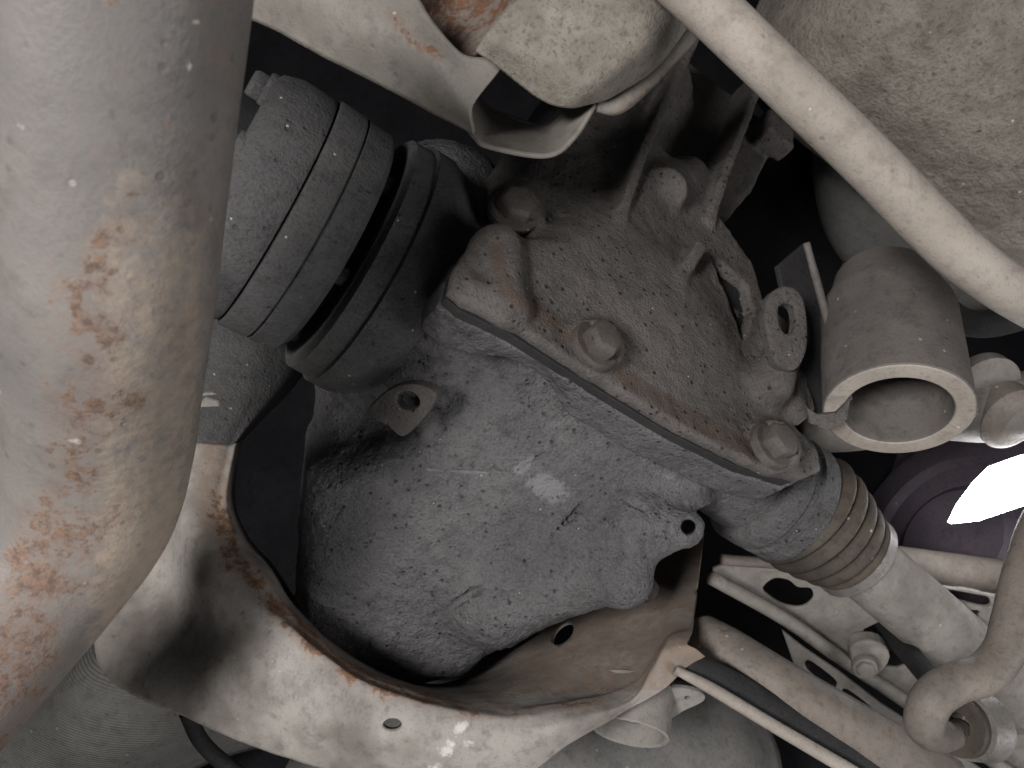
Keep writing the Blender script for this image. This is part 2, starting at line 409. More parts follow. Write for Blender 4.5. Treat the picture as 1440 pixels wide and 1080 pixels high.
# ------------------------------------------------------------------ cast shapes: blended solids on a voxel grid
class Cast:
    def __init__(s, lo, hi, h):
        s.lo = np.asarray(lo, float); s.h = h
        s.n = np.ceil((np.asarray(hi) - s.lo) / h).astype(int) + 1
        s.f = np.full(s.n, .03, np.float32)
    def cells(s, lo, hi, pad):
        i0 = np.clip(np.floor((lo - pad - s.lo) / s.h).astype(int), 0, s.n); i1 = np.clip(np.ceil((hi + pad - s.lo) / s.h).astype(int) + 1, 0, s.n)
        ax = [((s.lo[k] + s.h * np.arange(i0[k], i1[k]))).astype(np.float32) for k in range(3)]
        sl = tuple(slice(i0[k], i1[k]) for k in range(3))
        return sl, np.stack(np.meshgrid(*ax, indexing='ij'), -1)
    def op(s, fn, lo, hi, k=.006, cut=False):
        sl, p = s.cells(np.asarray(lo), np.asarray(hi), k + .012)
        if p.size == 0: return
        d = fn(p).astype(np.float32); a = s.f[sl]
        if cut: a, d = -a, d
        hh = np.clip(.5 + .5 * (a - d) / k, 0, 1)
        r = a * (1 - hh) + d * hh - k * hh * (1 - hh)
        s.f[sl] = -r if cut else r
    def cone(s, a, b, ra, rb, k=.01, cut=False):
        a, b = np.asarray(a), np.asarray(b); ab = (b - a); m = max(ra, rb)
        def fn(p):
            t = np.clip(((p - a) @ ab) / ab.dot(ab), 0, 1)
            return np.linalg.norm(p - a - t[..., None] * ab, axis=-1) - (ra + (rb - ra) * t)
        s.op(fn, np.minimum(a, b) - m, np.maximum(a, b) + m, k, cut)
    def cyl(s, a, b, r, k=.006, cut=False, rd=.003):
        a, b = np.asarray(a), np.asarray(b); ln = np.linalg.norm(b - a); u = (b - a) / ln
        def fn(p):
            t = (p - a) @ u; q = np.linalg.norm(p - a - t[..., None] * u, axis=-1) - r + rd
            w = np.abs(t - ln / 2) - ln / 2 + rd
            return np.minimum(np.maximum(q, w), 0) + np.sqrt(np.maximum(q, 0) ** 2 + np.maximum(w, 0) ** 2) - rd
        s.op(fn, np.minimum(a, b) - r, np.maximum(a, b) + r, k, cut)
    def ell(s, c, R, rad, k=.01, cut=False):
        c = np.asarray(c); R = np.asarray(R); rad = np.asarray(rad)
        def fn(p):
            q = ((p - c) @ R.T) / rad; l = np.linalg.norm(q, axis=-1)
            g = np.linalg.norm(q / rad, axis=-1)
            return l * (l - 1) / np.maximum(g, 1e-6)
        m = rad.max(); s.op(fn, c - m, c + m, k, cut)
    def box(s, c, R, half, rd=.006, k=.008, cut=False):
        c = np.asarray(c); R = np.asarray(R); half = np.asarray(half)
        def fn(p):
            q = np.abs((p - c) @ R.T) - half + rd
            return np.linalg.norm(np.maximum(q, 0), axis=-1) + np.minimum(q.max(-1), 0) - rd
        m = np.abs(R.T) @ half; s.op(fn, c - m, c + m, k, cut)
    def prism(s, poly, p0, nrm, t0, t1, k=.005, rd=.003, cut=False):
        """outline in pixels on the plane (p0, nrm), from t0 to t1 along nrm"""
        nrm = np.asarray(nrm) / np.linalg.norm(nrm); _, a, b = frame(nrm)
        W = np.array([on_plane(x, y, p0, nrm) for x, y in poly]); Q = np.stack([(W - p0) @ a, (W - p0) @ b], 1)
        def fn(p):
            u = (p - p0) @ a; v = (p - p0) @ b; t = (p - p0) @ nrm
            d = np.full(u.shape, 1e9); sgn = np.ones(u.shape)
            for i in range(len(Q)):
                x1, y1 = Q[i]; x2, y2 = Q[i - 1]; ex, ey = x2 - x1, y2 - y1
                wx, wy = u - x1, v - y1
                h = np.clip((wx * ex + wy * ey) / (ex * ex + ey * ey), 0, 1)
                d = np.minimum(d, (wx - ex * h) ** 2 + (wy - ey * h) ** 2)
                c1 = v >= y1; c2 = v < y2; c3 = ex * wy > ey * wx
                sgn = np.where((c1 & c2 & c3) | (~c1 & ~c2 & ~c3), -sgn, sgn)
            q = sgn * np.sqrt(d) + rd; w = np.abs(t - (t0 + t1) / 2) - (t1 - t0) / 2 + rd
            return np.minimum(np.maximum(q, w), 0) + np.sqrt(np.maximum(q, 0) ** 2 + np.maximum(w, 0) ** 2) - rd
        A = np.concatenate([W + nrm * t0, W + nrm * t1]); s.op(fn, A.min(0), A.max(0), k, cut)
    def crust(s, amp, scale, seed):
        band = np.abs(s.f) < .01
        idx = np.argwhere(band)
        s.f[band] += (amp * vnoise(s.lo + idx * s.h, scale, seed, 4)).astype(np.float32)
    def mesh(s):
        f = s.f; n = f.shape
        ins = f < 0
        cnt = np.zeros((n[0] - 1, n[1] - 1, n[2] - 1), np.int8)
        for dx in (0, 1):
            for dy in (0, 1):
                for dz in (0, 1): cnt += ins[dx:n[0] - 1 + dx, dy:n[1] - 1 + dy, dz:n[2] - 1 + dz]
        act = (cnt > 0) & (cnt < 8)
        idx = np.argwhere(act); vid = np.full(act.shape, -1, np.int64); vid[act] = np.arange(len(idx))
        acc = np.zeros((len(idx), 3)); num = np.zeros(len(idx))
        C = [(dx, dy, dz) for dx in (0, 1) for dy in (0, 1) for dz in (0, 1)]
        val = {c: f[idx[:, 0] + c[0], idx[:, 1] + c[1], idx[:, 2] + c[2]] for c in C}
        for c in C:
            for k in range(3):
                if c[k] == 0:
                    e = list(c); e[k] = 1; e = tuple(e); a, b = val[c], val[e]
                    x = (a < 0) != (b < 0); t = np.where(x, a / np.where(x, a - b, 1), 0)
                    q = np.tile(np.array(c, float), (len(idx), 1)); q[:, k] = t
                    acc[x] += q[x]; num[x] += 1
        V = s.lo + s.h * (idx + acc / num[:, None]); F = []
        for k in range(3):
            i, j = [(1, 2), (2, 0), (0, 1)][k]
            sl0 = [slice(None)] * 3; sl1 = [slice(None)] * 3; sl0[k] = slice(0, n[k] - 1); sl1[k] = slice(1, n[k])
            A, Bq = ins[tuple(sl0)], ins[tuple(sl1)]
            e = np.argwhere(A != Bq)
            ok = (e[:, i] > 0) & (e[:, j] > 0) & (e[:, i] < n[i] - 1) & (e[:, j] < n[j] - 1); e = e[ok]
            def g(di, dj):
                q = e.copy(); q[:, i] += di; q[:, j] += dj; return vid[q[:, 0], q[:, 1], q[:, 2]]
            quad = np.stack([g(-1, -1), g(0, -1), g(0, 0), g(-1, 0)], 1)
            fl = ~A[e[:, 0], e[:, 1], e[:, 2]]; quad[fl] = quad[fl][:, ::-1]; F.append(quad)
        return V, np.concatenate(F)

# ================================================================== SETTING: floor pan above everything
def strip(name, pts, mat, thick=.004, **kw): return loft(name, pts, mat, thick=thick, **kw)
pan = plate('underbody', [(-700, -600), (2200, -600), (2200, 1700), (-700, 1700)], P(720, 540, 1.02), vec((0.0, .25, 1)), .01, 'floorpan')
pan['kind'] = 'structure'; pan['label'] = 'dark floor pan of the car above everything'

# ================================================================== DIFFERENTIAL
O = P(900, 560, .485)
cover_px = [(655, 422), (636, 404), (642, 375), (668, 335), (700, 318), (740, 335), (800, 350), (860, 322), (905, 262), (950, 240), (1000, 262), (1015, 305), (1062, 372), (1075, 420), (1128, 470), (1138, 540), (1150, 575), (1118, 596), (1152, 632), (1158, 660), (1128, 673), (1060, 652), (960, 602), (830, 522), (730, 458)]
RF = np.stack([lW, nW, mW])
AX0 = P(470, 322, .545)                                    # a point on the axle line
def ax(t): return AX0 + lW * t
diff = thing('rear_differential', 'greasy grey cast differential with bolted cover in the middle', 'differential', P(720, 760, .60))

h = .0017
lo = np.minimum.reduce([P(380, 180, .66), P(420, 900, .75), P(1180, 700, .65), P(700, 200, .46), P(1180, 500, .5), P(600, 960, .5)]) - .03
hi = np.maximum.reduce([P(380, 180, .66), P(420, 900, .75), P(1180, 700, .65), P(700, 200, .46), P(1180, 500, .5), P(600, 960, .5)]) + .03
c = Cast(lo, hi, h)
# carrier housing: a slab-sided trough with soft edges
pt = P(660, 720, .571); nt = vec((.05, -.37, .93))
trough = [(700, 480), (660, 560), (600, 612), (520, 640), (424, 660), (412, 780), (408, 862), (434, 946), (530, 984), (650, 966), (716, 912), (765, 862), (830, 848), (884, 838), (902, 800), (930, 750), (1010, 720), (1000, 660), (860, 540), (760, 470)]
back = [(600, 400), (500, 450), (432, 520), (418, 650), (408, 780), (500, 850), (700, 800), (900, 700), (760, 450)]
c.prism(back, pt, nt, -.20, -.028, .006, .030)
c.prism(trough, pt, nt, -.20, .004, .022, .024)
c.cone(P(700, 450, .585), P(600, 440, .635), .04, .06, .03)
c.cone(P(690, 400, .61), P(620, 300, .67), .04, .06, .03)
# wide collar towards the left joint
lJ = vec((.80, -.44, -.42)); lJ = lJ / np.linalg.norm(lJ)
J0 = P(425, 318, .545)
def jx(t): return J0 + lJ * t
c.cyl(jx(.052), jx(.20), .086, .02, rd=.01)
# flange that carries the cover
c.prism(cover_px, O, nW, -.046, -.0160, .008, .003)
c.ell(P(722, 548, .505), RF, (.024, .022, .010), .02, cut=True)
# output side to the right joint
c.cyl(ax(.30), ax(.40), .044, .02, rd=.006)
# foot and ear under the right side
c.cone(P(820, 770, .595), P(876, 812, .565), .035, .022, .02)
c.cone(P(700, 850, .60), P(800, 820, .59), .03, .02, .03)
c.cone(P(900, 740, .575), P(962, 742, .570), .030, .0145, .012)
c.cone(P(968, 741, .52), P(968, 741, .60), .0055, .0055, .002, cut=True)
c.cone(P(598, 586, .534), P(632, 640, .592), .009, .024, .008)
cx_, cy_ = np.mean(cover_px, 0)
c.prism([(cx_ + (x - cx_) * 1.28, cy_ + (y - cy_) * 1.28) for x, y in cover_px], O, nW, -.0172, .10, .002, .002, cut=True)
c.crust(.0011, 80, 1)
c.crust(.0011, 250, 2)
def hit(px, py, cast):                                      # where a sight line meets the casting
    ray = P(px, py, 1.0) - CAM
    for d in np.arange(.40, .85, .0008):
        i = np.round((CAM + ray * d - cast.lo) / cast.h).astype(int)
        if (i >= 0).all() and (i < cast.n).all() and cast.f[tuple(i)] < 0: return d
    return .6
seam = catmull(np.array([on_plane(x, y, O, nW) - nW * .0138 for x, y in ((640, 408), (655, 424), (730, 460), (830, 524), (960, 604), (1060, 654), (1128, 675), (1158, 662))]), 9)
seam = seam + rng.normal(0, .0006, seam.shape); seam_r = .0030 + .0012 * vnoise(seam, 60, 21)
def cut_seam(cast):                                          # dark split line between cover and flange
    for a, b, ra, rb in zip(seam[:-1], seam[1:], seam_r[:-1], seam_r[1:]): cast.cone(a, b, ra, rb, .0012, cut=True)
cut_seam(c)
for a, b, r in (((600, 874), (672, 830), .0026), ((775, 750), (818, 714), .0022), ((690, 660), (702, 666), .002), ((850, 690), (905, 716), .0016), ((735, 662), (765, 640), .0016)):
    n_ = 5; da, db = hit(*a, c), hit(*b, c)
    for i in range(n_):
        u, v = i / n_, (i + 1) / n_; j = lambda: rng.normal(0, 2.2)
        c.cone(P(a[0] + (b[0] - a[0]) * u + j(), a[1] + (b[1] - a[1]) * u + j(), da + (db - da) * u), P(a[0] + (b[0] - a[0]) * v, a[1] + (b[1] - a[1]) * v, da + (db - da) * v), r * (.5 + u), r * (.5 + v), .0012, cut=True)
V, F = c.mesh()
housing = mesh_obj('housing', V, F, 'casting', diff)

x, y, d = project(V)
print('housing px', x.min(), x.max(), y.min(), y.max(), 'faces', len(F))
paint(housing, 'pale', lambda x, y, W: np.maximum.reduce([.75 * blob(x, y, 770, 685, 44, 28, 20), .75 * blob(x, y, 735, 655, 30, 12, -35), .55 * stroke(x, y, [(600, 660), (690, 665)], 4), .5 * blob(x, y, 930, 665, 40, 12, 25)]))

paint(housing, 'dust_shade', lambda x, y, W: .62 * np.clip(1.35 - np.hypot((x - 560) / 150, (y - 400) / 180), 0, 1) ** .5)  # soft shade round the left collar, painted into the casting's colour
lathe('output_collar', ax(0), lW, [(.36, .02), (.36, .044), (.384, .046), (.386, .0515), (.389, .0535), (.405, .0540), (.4075, .051), (.4125, .051), (.4145, .0535), (.431, .0530), (.434, .050), (.438, .044)], 'casting', diff, seg=120, rough=.0006)
lathe('output_collar', jx(0), lJ, [(.034, .04), (.034, .0875), (.036, .0905), (.050, .0915), (.0515, .0940), (.066, .0945), (.070, .0925), (.085, .088), (.11, .07)], 'joint', diff, seg=140)
# ear with a hole on the left, crisp edged
ear = round_poly([(516, 582), (524, 566), (546, 548), (572, 540), (600, 545), (613, 560), (592, 592), (566, 614), (546, 600), (526, 590)], 4)
plate('mounting_ear', ear, P(570, 572, .507), vec((-.42, -.38, .82)), .008, 'cover', diff, holes=[ellipse(573, 564, 17, 13, 15)], bev=.0012)
# cover
q2 = [P(690, 440, .5), P(640, 300, .62), P(640, 400, .46), P(1170, 690, .56), P(1150, 420, .50), P(1000, -10, .60), P(1130, 20, .70), P(880, 60, .78), P(1180, 600, .60)]
k2 = Cast(np.minimum.reduce(q2) - .02, np.maximum.reduce(q2) + .02, h)
def onc(px, py, off=0.0): return on_plane(px, py, O + nW * off, nW)
k2.prism(cover_px, O, nW, -.0105, .0, .004, .0035)
k2.ell(on_plane(900, 420, O, nW) - nW * .012, RF, (.080, .022, .062), .02)
k2.prism([(872, 330), (900, 230), (960, 60), (1010, -20), (1120, 20), (1130, 150), (1090, 240), (1015, 330)], O, nW, -.06, -.026, .012, .006)
k2.cone(P(735, 310, .605), P(880, 130, .74), .040, .060, .03)
k2.cone(P(790, 390, .575), P(860, 250, .65), .032, .045, .03)
k2.cone(P(722, 300, .575), P(722, 300, .535), .024, .019, .015)
# lip bead
for a, b in zip(cover_px[:-1], cover_px[1:]):
    pass
k2.cone(onc(665, 410, -.004), onc(725, 440, -.003), .008, .008, .006)
k2.cone(onc(700, 350, -.002), onc(715, 430, -.002), .015, .011, .010)
# bolt bosses
for bx, by, br in ((838, 488, .017), (1085, 628, .018), (935, 268, .017)):
    k2.cyl(onc(bx, by, -.012), onc(bx, by, .006), br, .008, rd=.003)
# fins running up and forward
def fin(a, b, w, hgt, base=None):
    a, b = np.asarray(a), np.asarray(b); u = (b - a); ln = np.linalg.norm(u); u /= ln
    nn = nW - u * nW.dot(u); nn /= np.linalg.norm(nn); s_ = np.cross(u, nn)
    k2.box((a + b) / 2 - nn * hgt / 2, np.stack([u, nn, s_]), (ln / 2, hgt / 2, w), .002, .006)
fin(onc(868, 328, .004), onc(908, 205, .022), .0042, .06)
fin(onc(908, 205, .022), onc(985, 40, .030), .0042, .08)
fin(onc(1000, 314, .002), onc(1028, 225, .018), .0042, .05)
fin(onc(1028, 225, .018), onc(1080, 90, .026), .0042, .08)
fin(onc(946, 412, .006), onc(990, 342, .016), .0045, .03)
k2.cone(onc(935, 272, -.004), onc(965, 250, -.012), .015, .018, .012)
k2.box(onc(1088, 190, -.012), RF, (.018, .012, .02), .005, .008)
# triangular pocket
k2.prism([(998, 352), (1050, 400), (1060, 436), (1046, 476)], O, nW, -.010, .05, .003, .002, cut=True)
k2.cone(onc(1085, 500, -.004), onc(1110, 570, -.004), .014, .012, .01)
k2.cone(P(1100, 500, .56), P(1085, 540, .555), .013, .016, .012)
k2.prism([(620, 430), (1180, 700), (1180, 780), (900, 760), (600, 560)], O, nW, -.2, -.0105, .002, .002, cut=True)
k2.crust(.0010, 95, 4)
k2.crust(.0006, 330, 5)
cut_seam(k2)
V, F = k2.mesh()
cover = mesh_obj('cover', V, F, 'cover', diff)
shade_px = []
for x, y in cover_px:
    w = on_plane(cx_ + (x - cx_) * .988, cy_ + (y - cy_) * .988, O, nW) - nW * .0112
    gx, gy, _ = project(w); shade_px.append((float(gx), float(gy)))
plate('seam_shade', shade_px, O - nW * .0112, nW, .0072, 'black', diff, bev=.0006, label='black strip standing in for shade between cover and housing')  # added black strip that stands in for shadow in the open seam
eyel = round_poly([(1076, 440), (1082, 416), (1098, 403), (1116, 404), (1130, 420), (1136, 455), (1134, 495), (1118, 520), (1092, 510), (1080, 470)], 5)
plate('eye_lug', eyel, P(1107, 448, .545), vec((.22, .22, .95)), .010, 'cover', diff, holes=[round_poly([(1096, 434), (1104, 426), (1116, 430), (1120, 450), (1116, 466), (1104, 468), (1096, 452)], 4)], bev=.0018)
paint(cover, 'dust_shade', lambda x, y, W: .80 * stroke(x, y, [(698, 350), (712, 410), (800, 470), (900, 545), (1000, 605), (1100, 650)], 17))
hexbolt(P(722, 296, .522), vec((.35, .45, .8)), .0135, .012, diff, spin=.3)
hexbolt(onc(838, 486, .0075), nW, .0125, .014, diff, spin=.1)
hexbolt(onc(1085, 626, .0075), nW, .0125, .014, diff, spin=.5)
hexbolt(P(908, 830, .585), vec((.2, -.3, .9)), .0075, .007, diff, spin=.5)

# ================================================================== DRIVE SHAFTS
left = thing('drive_shaft', 'dark ribbed joint of the drive shaft beside the rusty exhaust pipe', 'drive shaft', jx(-.02))
R1 = .085
lathe('joint_flange', jx(0), lJ, [(-.060, .03), (-.060, R1 * .88), (-.056, R1 * .94), (-.044, R1 * .99), (-.024, R1 * 1.0), (-.0205, R1 * .985), (-.0195, R1 * .95)], 'joint', left, seg=120, rough=.0012)
lathe('joint_ring', jx(0), lJ, [(-.0195, R1 * .93), (-.0185, R1 * 1.0), (-.017, R1 * 1.012), (.0005, R1 * 1.012), (.0016, R1 * .995)], 'joint', left, seg=120, rough=.0012)
lathe('joint_cap', jx(0), lJ, [(.0016, R1 * .985), (.003, R1 * 1.008), (.020, R1 * 1.0), (.024, R1 * .95), (.025, R1 * .7)], 'joint', left, seg=120, rough=.0012)
lathe('joint_stub', jx(0), lJ, [(.02, .052), (.06, .052)], 'black', left, seg=60)
lathe('joint_boot', jx(0), lJ, [(-.13, .02), (-.12, .03), (-.11, .045), (-.10, .05), (-.09, .048), (-.08, .056), (-.06, .058)], 'black', left, seg=60, sub=3)
d_, a_, b_ = frame(lJ)
for k in range(6):
    th = 2 * math.pi * k / 6 + .45
    q = jx(-.060) + (math.cos(th) * a_ + math.sin(th) * b_) * .064
    hexbolt(q, -lJ, .0105, .012, left, mat='joint', spin=th)
for k in range(6):
    th = 2 * math.pi * k / 6 + .95
    q = jx(.025) + (math.cos(th) * a_ + math.sin(th) * b_) * .068
    hexbolt(q, lJ, .007, .006, left, name='nut', mat='joint', washer=False, spin=th)

right = thing('drive_shaft', 'pale drive shaft with ribbed rubber boot on the right of the differential', 'drive shaft', ax(.46))
S0 = ax(.44); ds = P(1345, 905, .71) - S0; ln = np.linalg.norm(ds); ds /= ln
lathe('boot', S0, ds, [(t * .82, r) for t, r in [(-.012, .046), (0, .053), (.006, .054), (.012, .046), (.018, .051), (.026, .052), (.032, .042), (.038, .047), (.046, .048), (.052, .039), (.058, .043), (.066, .043), (.071, .035), (.078, .039), (.084, .037)]], 'rubber', right, seg=72, sub=4)
lathe('boot_clamp', S0 + ds * .071, ds, [(-.006, .0385), (-.006, .040), (.003, .040), (.003, .031)], 'steel', right, seg=60)
lathe('shaft', S0, ds, [(.06, .027), (.072, .029), (.08, .0305), (.2, .0305), (ln + .1, .0305)], 'arm', right, seg=60)

# ================================================================== EXHAUST PIPE
ex = thing('exhaust_pipe', 'thick rusty grey exhaust pipe bending down the left edge', 'exhaust pipe', P(120, 700, .38))
pl = [(180, -170, .252), (172, 0, .269), (160, 200, .292), (150, 400, .318), (144, 540, .350), (140, 630, .372), (120, 715, .384), (66, 792, .386), (-40, 915, .380), (-180, 1070, .37), (-330, 1240, .36)]
rad = [.0417] * len(pl)
pipe = sweep('pipe', [P(*q) for q in pl], rad, 'pipe', ex, seg=160, n=26, rough=.006)
def pipe_rust(x, y, W):
    mid = 170 - .07 * y + np.clip(y - 640, 0, 400) * -.30
    band = np.exp(-((x - mid) / 80) ** 2) * np.clip((y - 150) / 200, .12, 1)
    v = .46 * band + .20 * np.clip((x - 215) / 50, 0, 1) + .13 * np.clip((y - 640) / 80, 0, 1) * (x < 190)
    for cx, cy, rx, ry in ((140, 335, 24, 28), (187, 272, 14, 10), (205, 308, 12, 9), (238, 175, 10, 14), (160, 380, 16, 12), (125, 505, 22, 18), (130, 570, 26, 24), (100, 670, 26, 20), (130, 660, 18, 20), (120, 690, 30, 14), (185, 565, 32, 18), (190, 430, 18, 20), (165, 205, 10, 10), (60, 740, 32, 22), (20, 780, 28, 32), (160, 2, 20, 8), (108, 430, 14, 40), (95, 560, 14, 40)):
        v = np.maximum(v, .66 * blob(x, y, cx, cy, rx, ry))
    return v
paint(pipe, 'rust', pipe_rust)
paint(pipe, 'dust_shade', lambda x, y, W: .54 * np.clip((x - 85) / 70, 0, 1) * np.clip((y + 40) / 420, .2, 1) * np.clip((330 - x) / 60, .6, 1) + .12 * np.clip((y - 640) / 120, 0, 1))
paint(pipe, 'pale', lambda x, y, W: np.maximum.reduce([.75 * blob(x, y, 276, 30, 8, 9), .75 * blob(x, y, 264, 92, 7, 12), .5 * blob(x, y, 28, 175, 16, 12), .45 * blob(x, y, 20, 310, 12, 8), .5 * blob(x, y, 105, 620, 26, 9)]))

# ================================================================== SUBFRAME
sub = thing('subframe', 'pale pressed steel subframe arm with rusty rim curving under the differential', 'subframe', P(560, 1040, 0.535))
rows = [
    [(268, 430, 0.670), (286, 435, 0.660), (330, 430, 0.660), (385, 440, 0.685), (432, 440, 0.745), (440, 440, 0.825)],
    [(262, 520, 0.650), (275, 525, 0.640), (300, 525, 0.637), (370, 520, 0.655), (425, 520, 0.705), (430, 520, 0.805)],
    [(240, 620, 0.630), (256, 625, 0.615), (272, 622, 0.610), (320, 625, 0.620), (338, 620, 0.645), (340, 620, 0.785)],
    [(195, 720, 0.605), (228, 722, 0.625), (256, 712, 0.580), (305, 705, 0.590), (326, 700, 0.615), (330, 698, 0.765)],
    [(140, 830, 0.585), (228, 806, 0.608), (270, 775, 0.553), (318, 765, 0.560), (343, 758, 0.585), (348, 752, 0.745)],
    [(145, 945, 0.560), (252, 866, 0.572), (302, 832, 0.537), (350, 812, 0.545), (378, 802, 0.575), (385, 795, 0.735)],
    [(268, 1012, 0.535), (330, 945, 0.525), (398, 892, 0.527), (412, 876, 0.537), (420, 862, 0.570), (425, 850, 0.725)],
    [(398, 1064, 0.525), (430, 1005, 0.513), (492, 960, 0.517), (500, 946, 0.527), (508, 936, 0.560), (510, 925, 0.725)],
    [(540, 1102, 0.520), (570, 1050, 0.507), (610, 1001, 0.513), (612, 986, 0.525), (616, 974, 0.560), (620, 960, 0.715)],
    [(700, 1110, 0.520), (706, 1055, 0.509), (715, 1016, 0.515), (718, 1000, 0.527), (724, 978, 0.565), (735, 905, 0.705)],
    [(798, 1048, 0.523), (802, 1020, 0.517), (808, 1001, 0.522), (815, 985, 0.535), (826, 955, 0.575), (842, 815, 0.745)],
    [(872, 1004, 0.533), (876, 994, 0.531), (884, 985, 0.534), (890, 965, 0.550), (895, 930, 0.585), (898, 795, 0.755)],
    [(930, 972, 0.543), (922, 958, 0.541), (916, 944, 0.544), (922, 925, 0.560), (925, 895, 0.605), (930, 775, 0.765)],
    [(965, 940, 0.551), (950, 925, 0.550), (938, 912, 0.552), (942, 895, 0.565), (945, 870, 0.605), (958, 750, 0.765)],
    [(992, 924, .555), (978, 914, .552), (966, 906, .554), (970, 890, .568), (976, 860, .61), (990, 748, .765)],
]
loft('mount_panel', rows[:3], 'joint', sub, nu=22, nv=18, thick=.0035, rough=.0015, label='dark grey upper mounting panel with a bolt')
arm = loft('frame_arm', rows[2:], 'frame', sub, nu=22, nv=18, thick=.0035, rough=.0015)
def rim_rust(x, y, W):
    inner = [(300, 700), (330, 790), (395, 862), (500, 950), (612, 982), (720, 1004), (800, 992), (900, 960), (945, 900)]
    v = .40 * stroke(x, y, inner, 18) + .22 * stroke(x, y, inner[:5], 40)
    v = np.maximum(v, .55 * blob(x, y, 320, 800, 28, 22)); v = np.maximum(v, .5 * blob(x, y, 585, 975, 26, 8, 15))
    v = np.maximum(v, .25 * blob(x, y, 250, 965, 30, 12))
    return v
paint(arm, 'rust', rim_rust)
def inner_dust(x, y, W):
    v = np.where((x > 720) & (y < 985 - .0 * x) & (x < 1010), .55, 0)
    v = np.where((x > 720) & (x < 930) & (y > 975 - (x - 720) * .02), 0, v)
    return np.maximum(v, .6 * stroke(x, y, [(300, 640), (300, 740)], 40))
paint(arm, 'dust_shade', inner_dust)
paint(arm, 'pale', lambda x, y, W: np.maximum(np.maximum.reduce([.6 * blob(x, y, 648, 1022, 20, 10, -30), .6 * blob(x, y, 628, 1052, 26, 16, -60), .5 * blob(x, y, 660, 1045, 14, 10), .55 * blob(x, y, 612, 1078, 18, 14)]), .22 * blob(x, y, 390, 940, 60, 30, -30)))
punch(arm, [(551, 1022, .507, (0, -.3, .95), .0062, .0034), (788, 888, .66, (-.3, .5, .8), .010, .0125), (990, 832, .66, (-.5, .4, .8), .003, .005)])
hexbolt(P(296, 574, .633), vec((.25, -.1, .95)), .0105, .008, sub, mat='arm', spin=.2)
# mounting eye under the arm
eye = P(886, 1022, .575)
lathe('mounting_eye', eye, mW, [(-.03, .029), (.004, .029), (.005, .0275), (.004, .025), (-.012, .024), (-.02, .01), (-.03, .01)], 'arm', sub, seg=64, closed=True)
lathe('bush_core', eye, mW, [(-.02, .011), (-.006, .011), (-.005, .005), (-.012, .004)], 'steel', sub, seg=40)
plate('mounting_tab', round_poly([(918, 985), (945, 968), (985, 974), (990, 986), (962, 1000), (942, 1012), (925, 1010)], 4), P(950, 985, .585), vec((.0, -.5, .85)), .004, 'arm', sub, holes=[ellipse(967, 982, 4, 3)])

# ================================================================== TOP BRACKET
br = thing('body_bracket', 'grey folded sheet bracket with round cutout above the differential', 'bracket', P(560, 60, .46))
rows = [
    [(330, 20, .475), (345, -40, .455), (380, -120, .45)],
    [(380, 40, .472), (430, -10, .448), (470, -90, .445)],
    [(465, 86, .468), (510, 30, .442), (560, -40, .45)],
    [(545, 126, .465), (585, 70, .440), (610, 30, .445)],
    [(600, 155, .463), (628, 108, .440), (650, 74, .445)],
    [(645, 178, .462), (648, 135, .442), (684, 82, .446)],
    [(666, 190, .462), (663, 152, .443), (703, 98, .447)],
]
b1 = loft('bracket_sheet', rows, 'sheet', br, nu=12, nv=10, thick=.0025, rough=.001)
paint(b1, 'rust', lambda x, y, W: .5 * stroke(x, y, [(548, 20), (580, 60), (620, 80)], 14))
rows = [
    [(640, 150, .47), (668, 190, .462), (690, 205, .462), (768, 217, .464), (806, 192, .468), (836, 145, .475)],
    [(650, 140, .485), (676, 170, .485), (700, 182, .488), (765, 196, .49), (800, 172, .49), (830, 130, .49)],
    [(660, 120, .53), (690, 150, .535), (715, 160, .54), (765, 175, .54), (795, 150, .54), (825, 110, .53)],
]
loft('bracket_lip', rows, 'sheet', br, nu=8, nv=10, thick=.0025)
rows = [
    [(520, -10, .46), (560, 40, .50), (600, 70, .52), (650, 80, .50), (690, 60, .47)],
    [(540, -60, .47), (600, -20, .52), (640, 0, .54), (690, 10, .52), (740, -10, .48)],
    [(560, -120, .48), (620, -100, .53), (680, -90, .55), (740, -80, .53), (790, -90, .48)],
]
pk = loft('rusty_pocket', rows, 'sheet', br, nu=10, nv=10, thick=.0025, label='brown rusty pocket of the bracket')
paint(pk, 'rust', lambda x, y, W: .6 + 0 * x)
# mount housing
mo = thing('mount_housing', 'pale dusty round mount housing with rusty rim at the top edge', 'mount', P(840, 20, .52))
rows = [
    [(668, 72, .462), (700, 95, .462), (760, 140, .462), (800, 152, .464), (838, 145, .475)],
    [(690, 40, .450), (740, 70, .446), (790, 100, .446), (840, 118, .450), (862, 138, .480)],
    [(730, -10, .445), (790, 20, .438), (850, 50, .44), (905, 70, .45), (925, 100, .49)],
    [(770, -60, .445), (830, -30, .438), (890, 0, .44), (945, 20, .455), (965, 50, .50)],
    [(800, -130, .45), (870, -100, .44), (930, -70, .45), (985, -40, .46), (1000, -10, .51)],
]
loft('mount_shell', rows, 'mount', mo, nu=12, nv=12, thick=.003, rough=.0006)
rim = sweep('mount_rim', [P(838, 150, .478), P(868, 148, .482), P(905, 118, .488), P(935, 85, .492), P(970, 45, .50), P(1000, -10, .51)], [.003, .0055, .006, .006, .006, .006], 'sheet', mo, seg=16, n=8, rough=.1)
paint(rim, 'rust', lambda x, y, W: .35 + 0 * x)

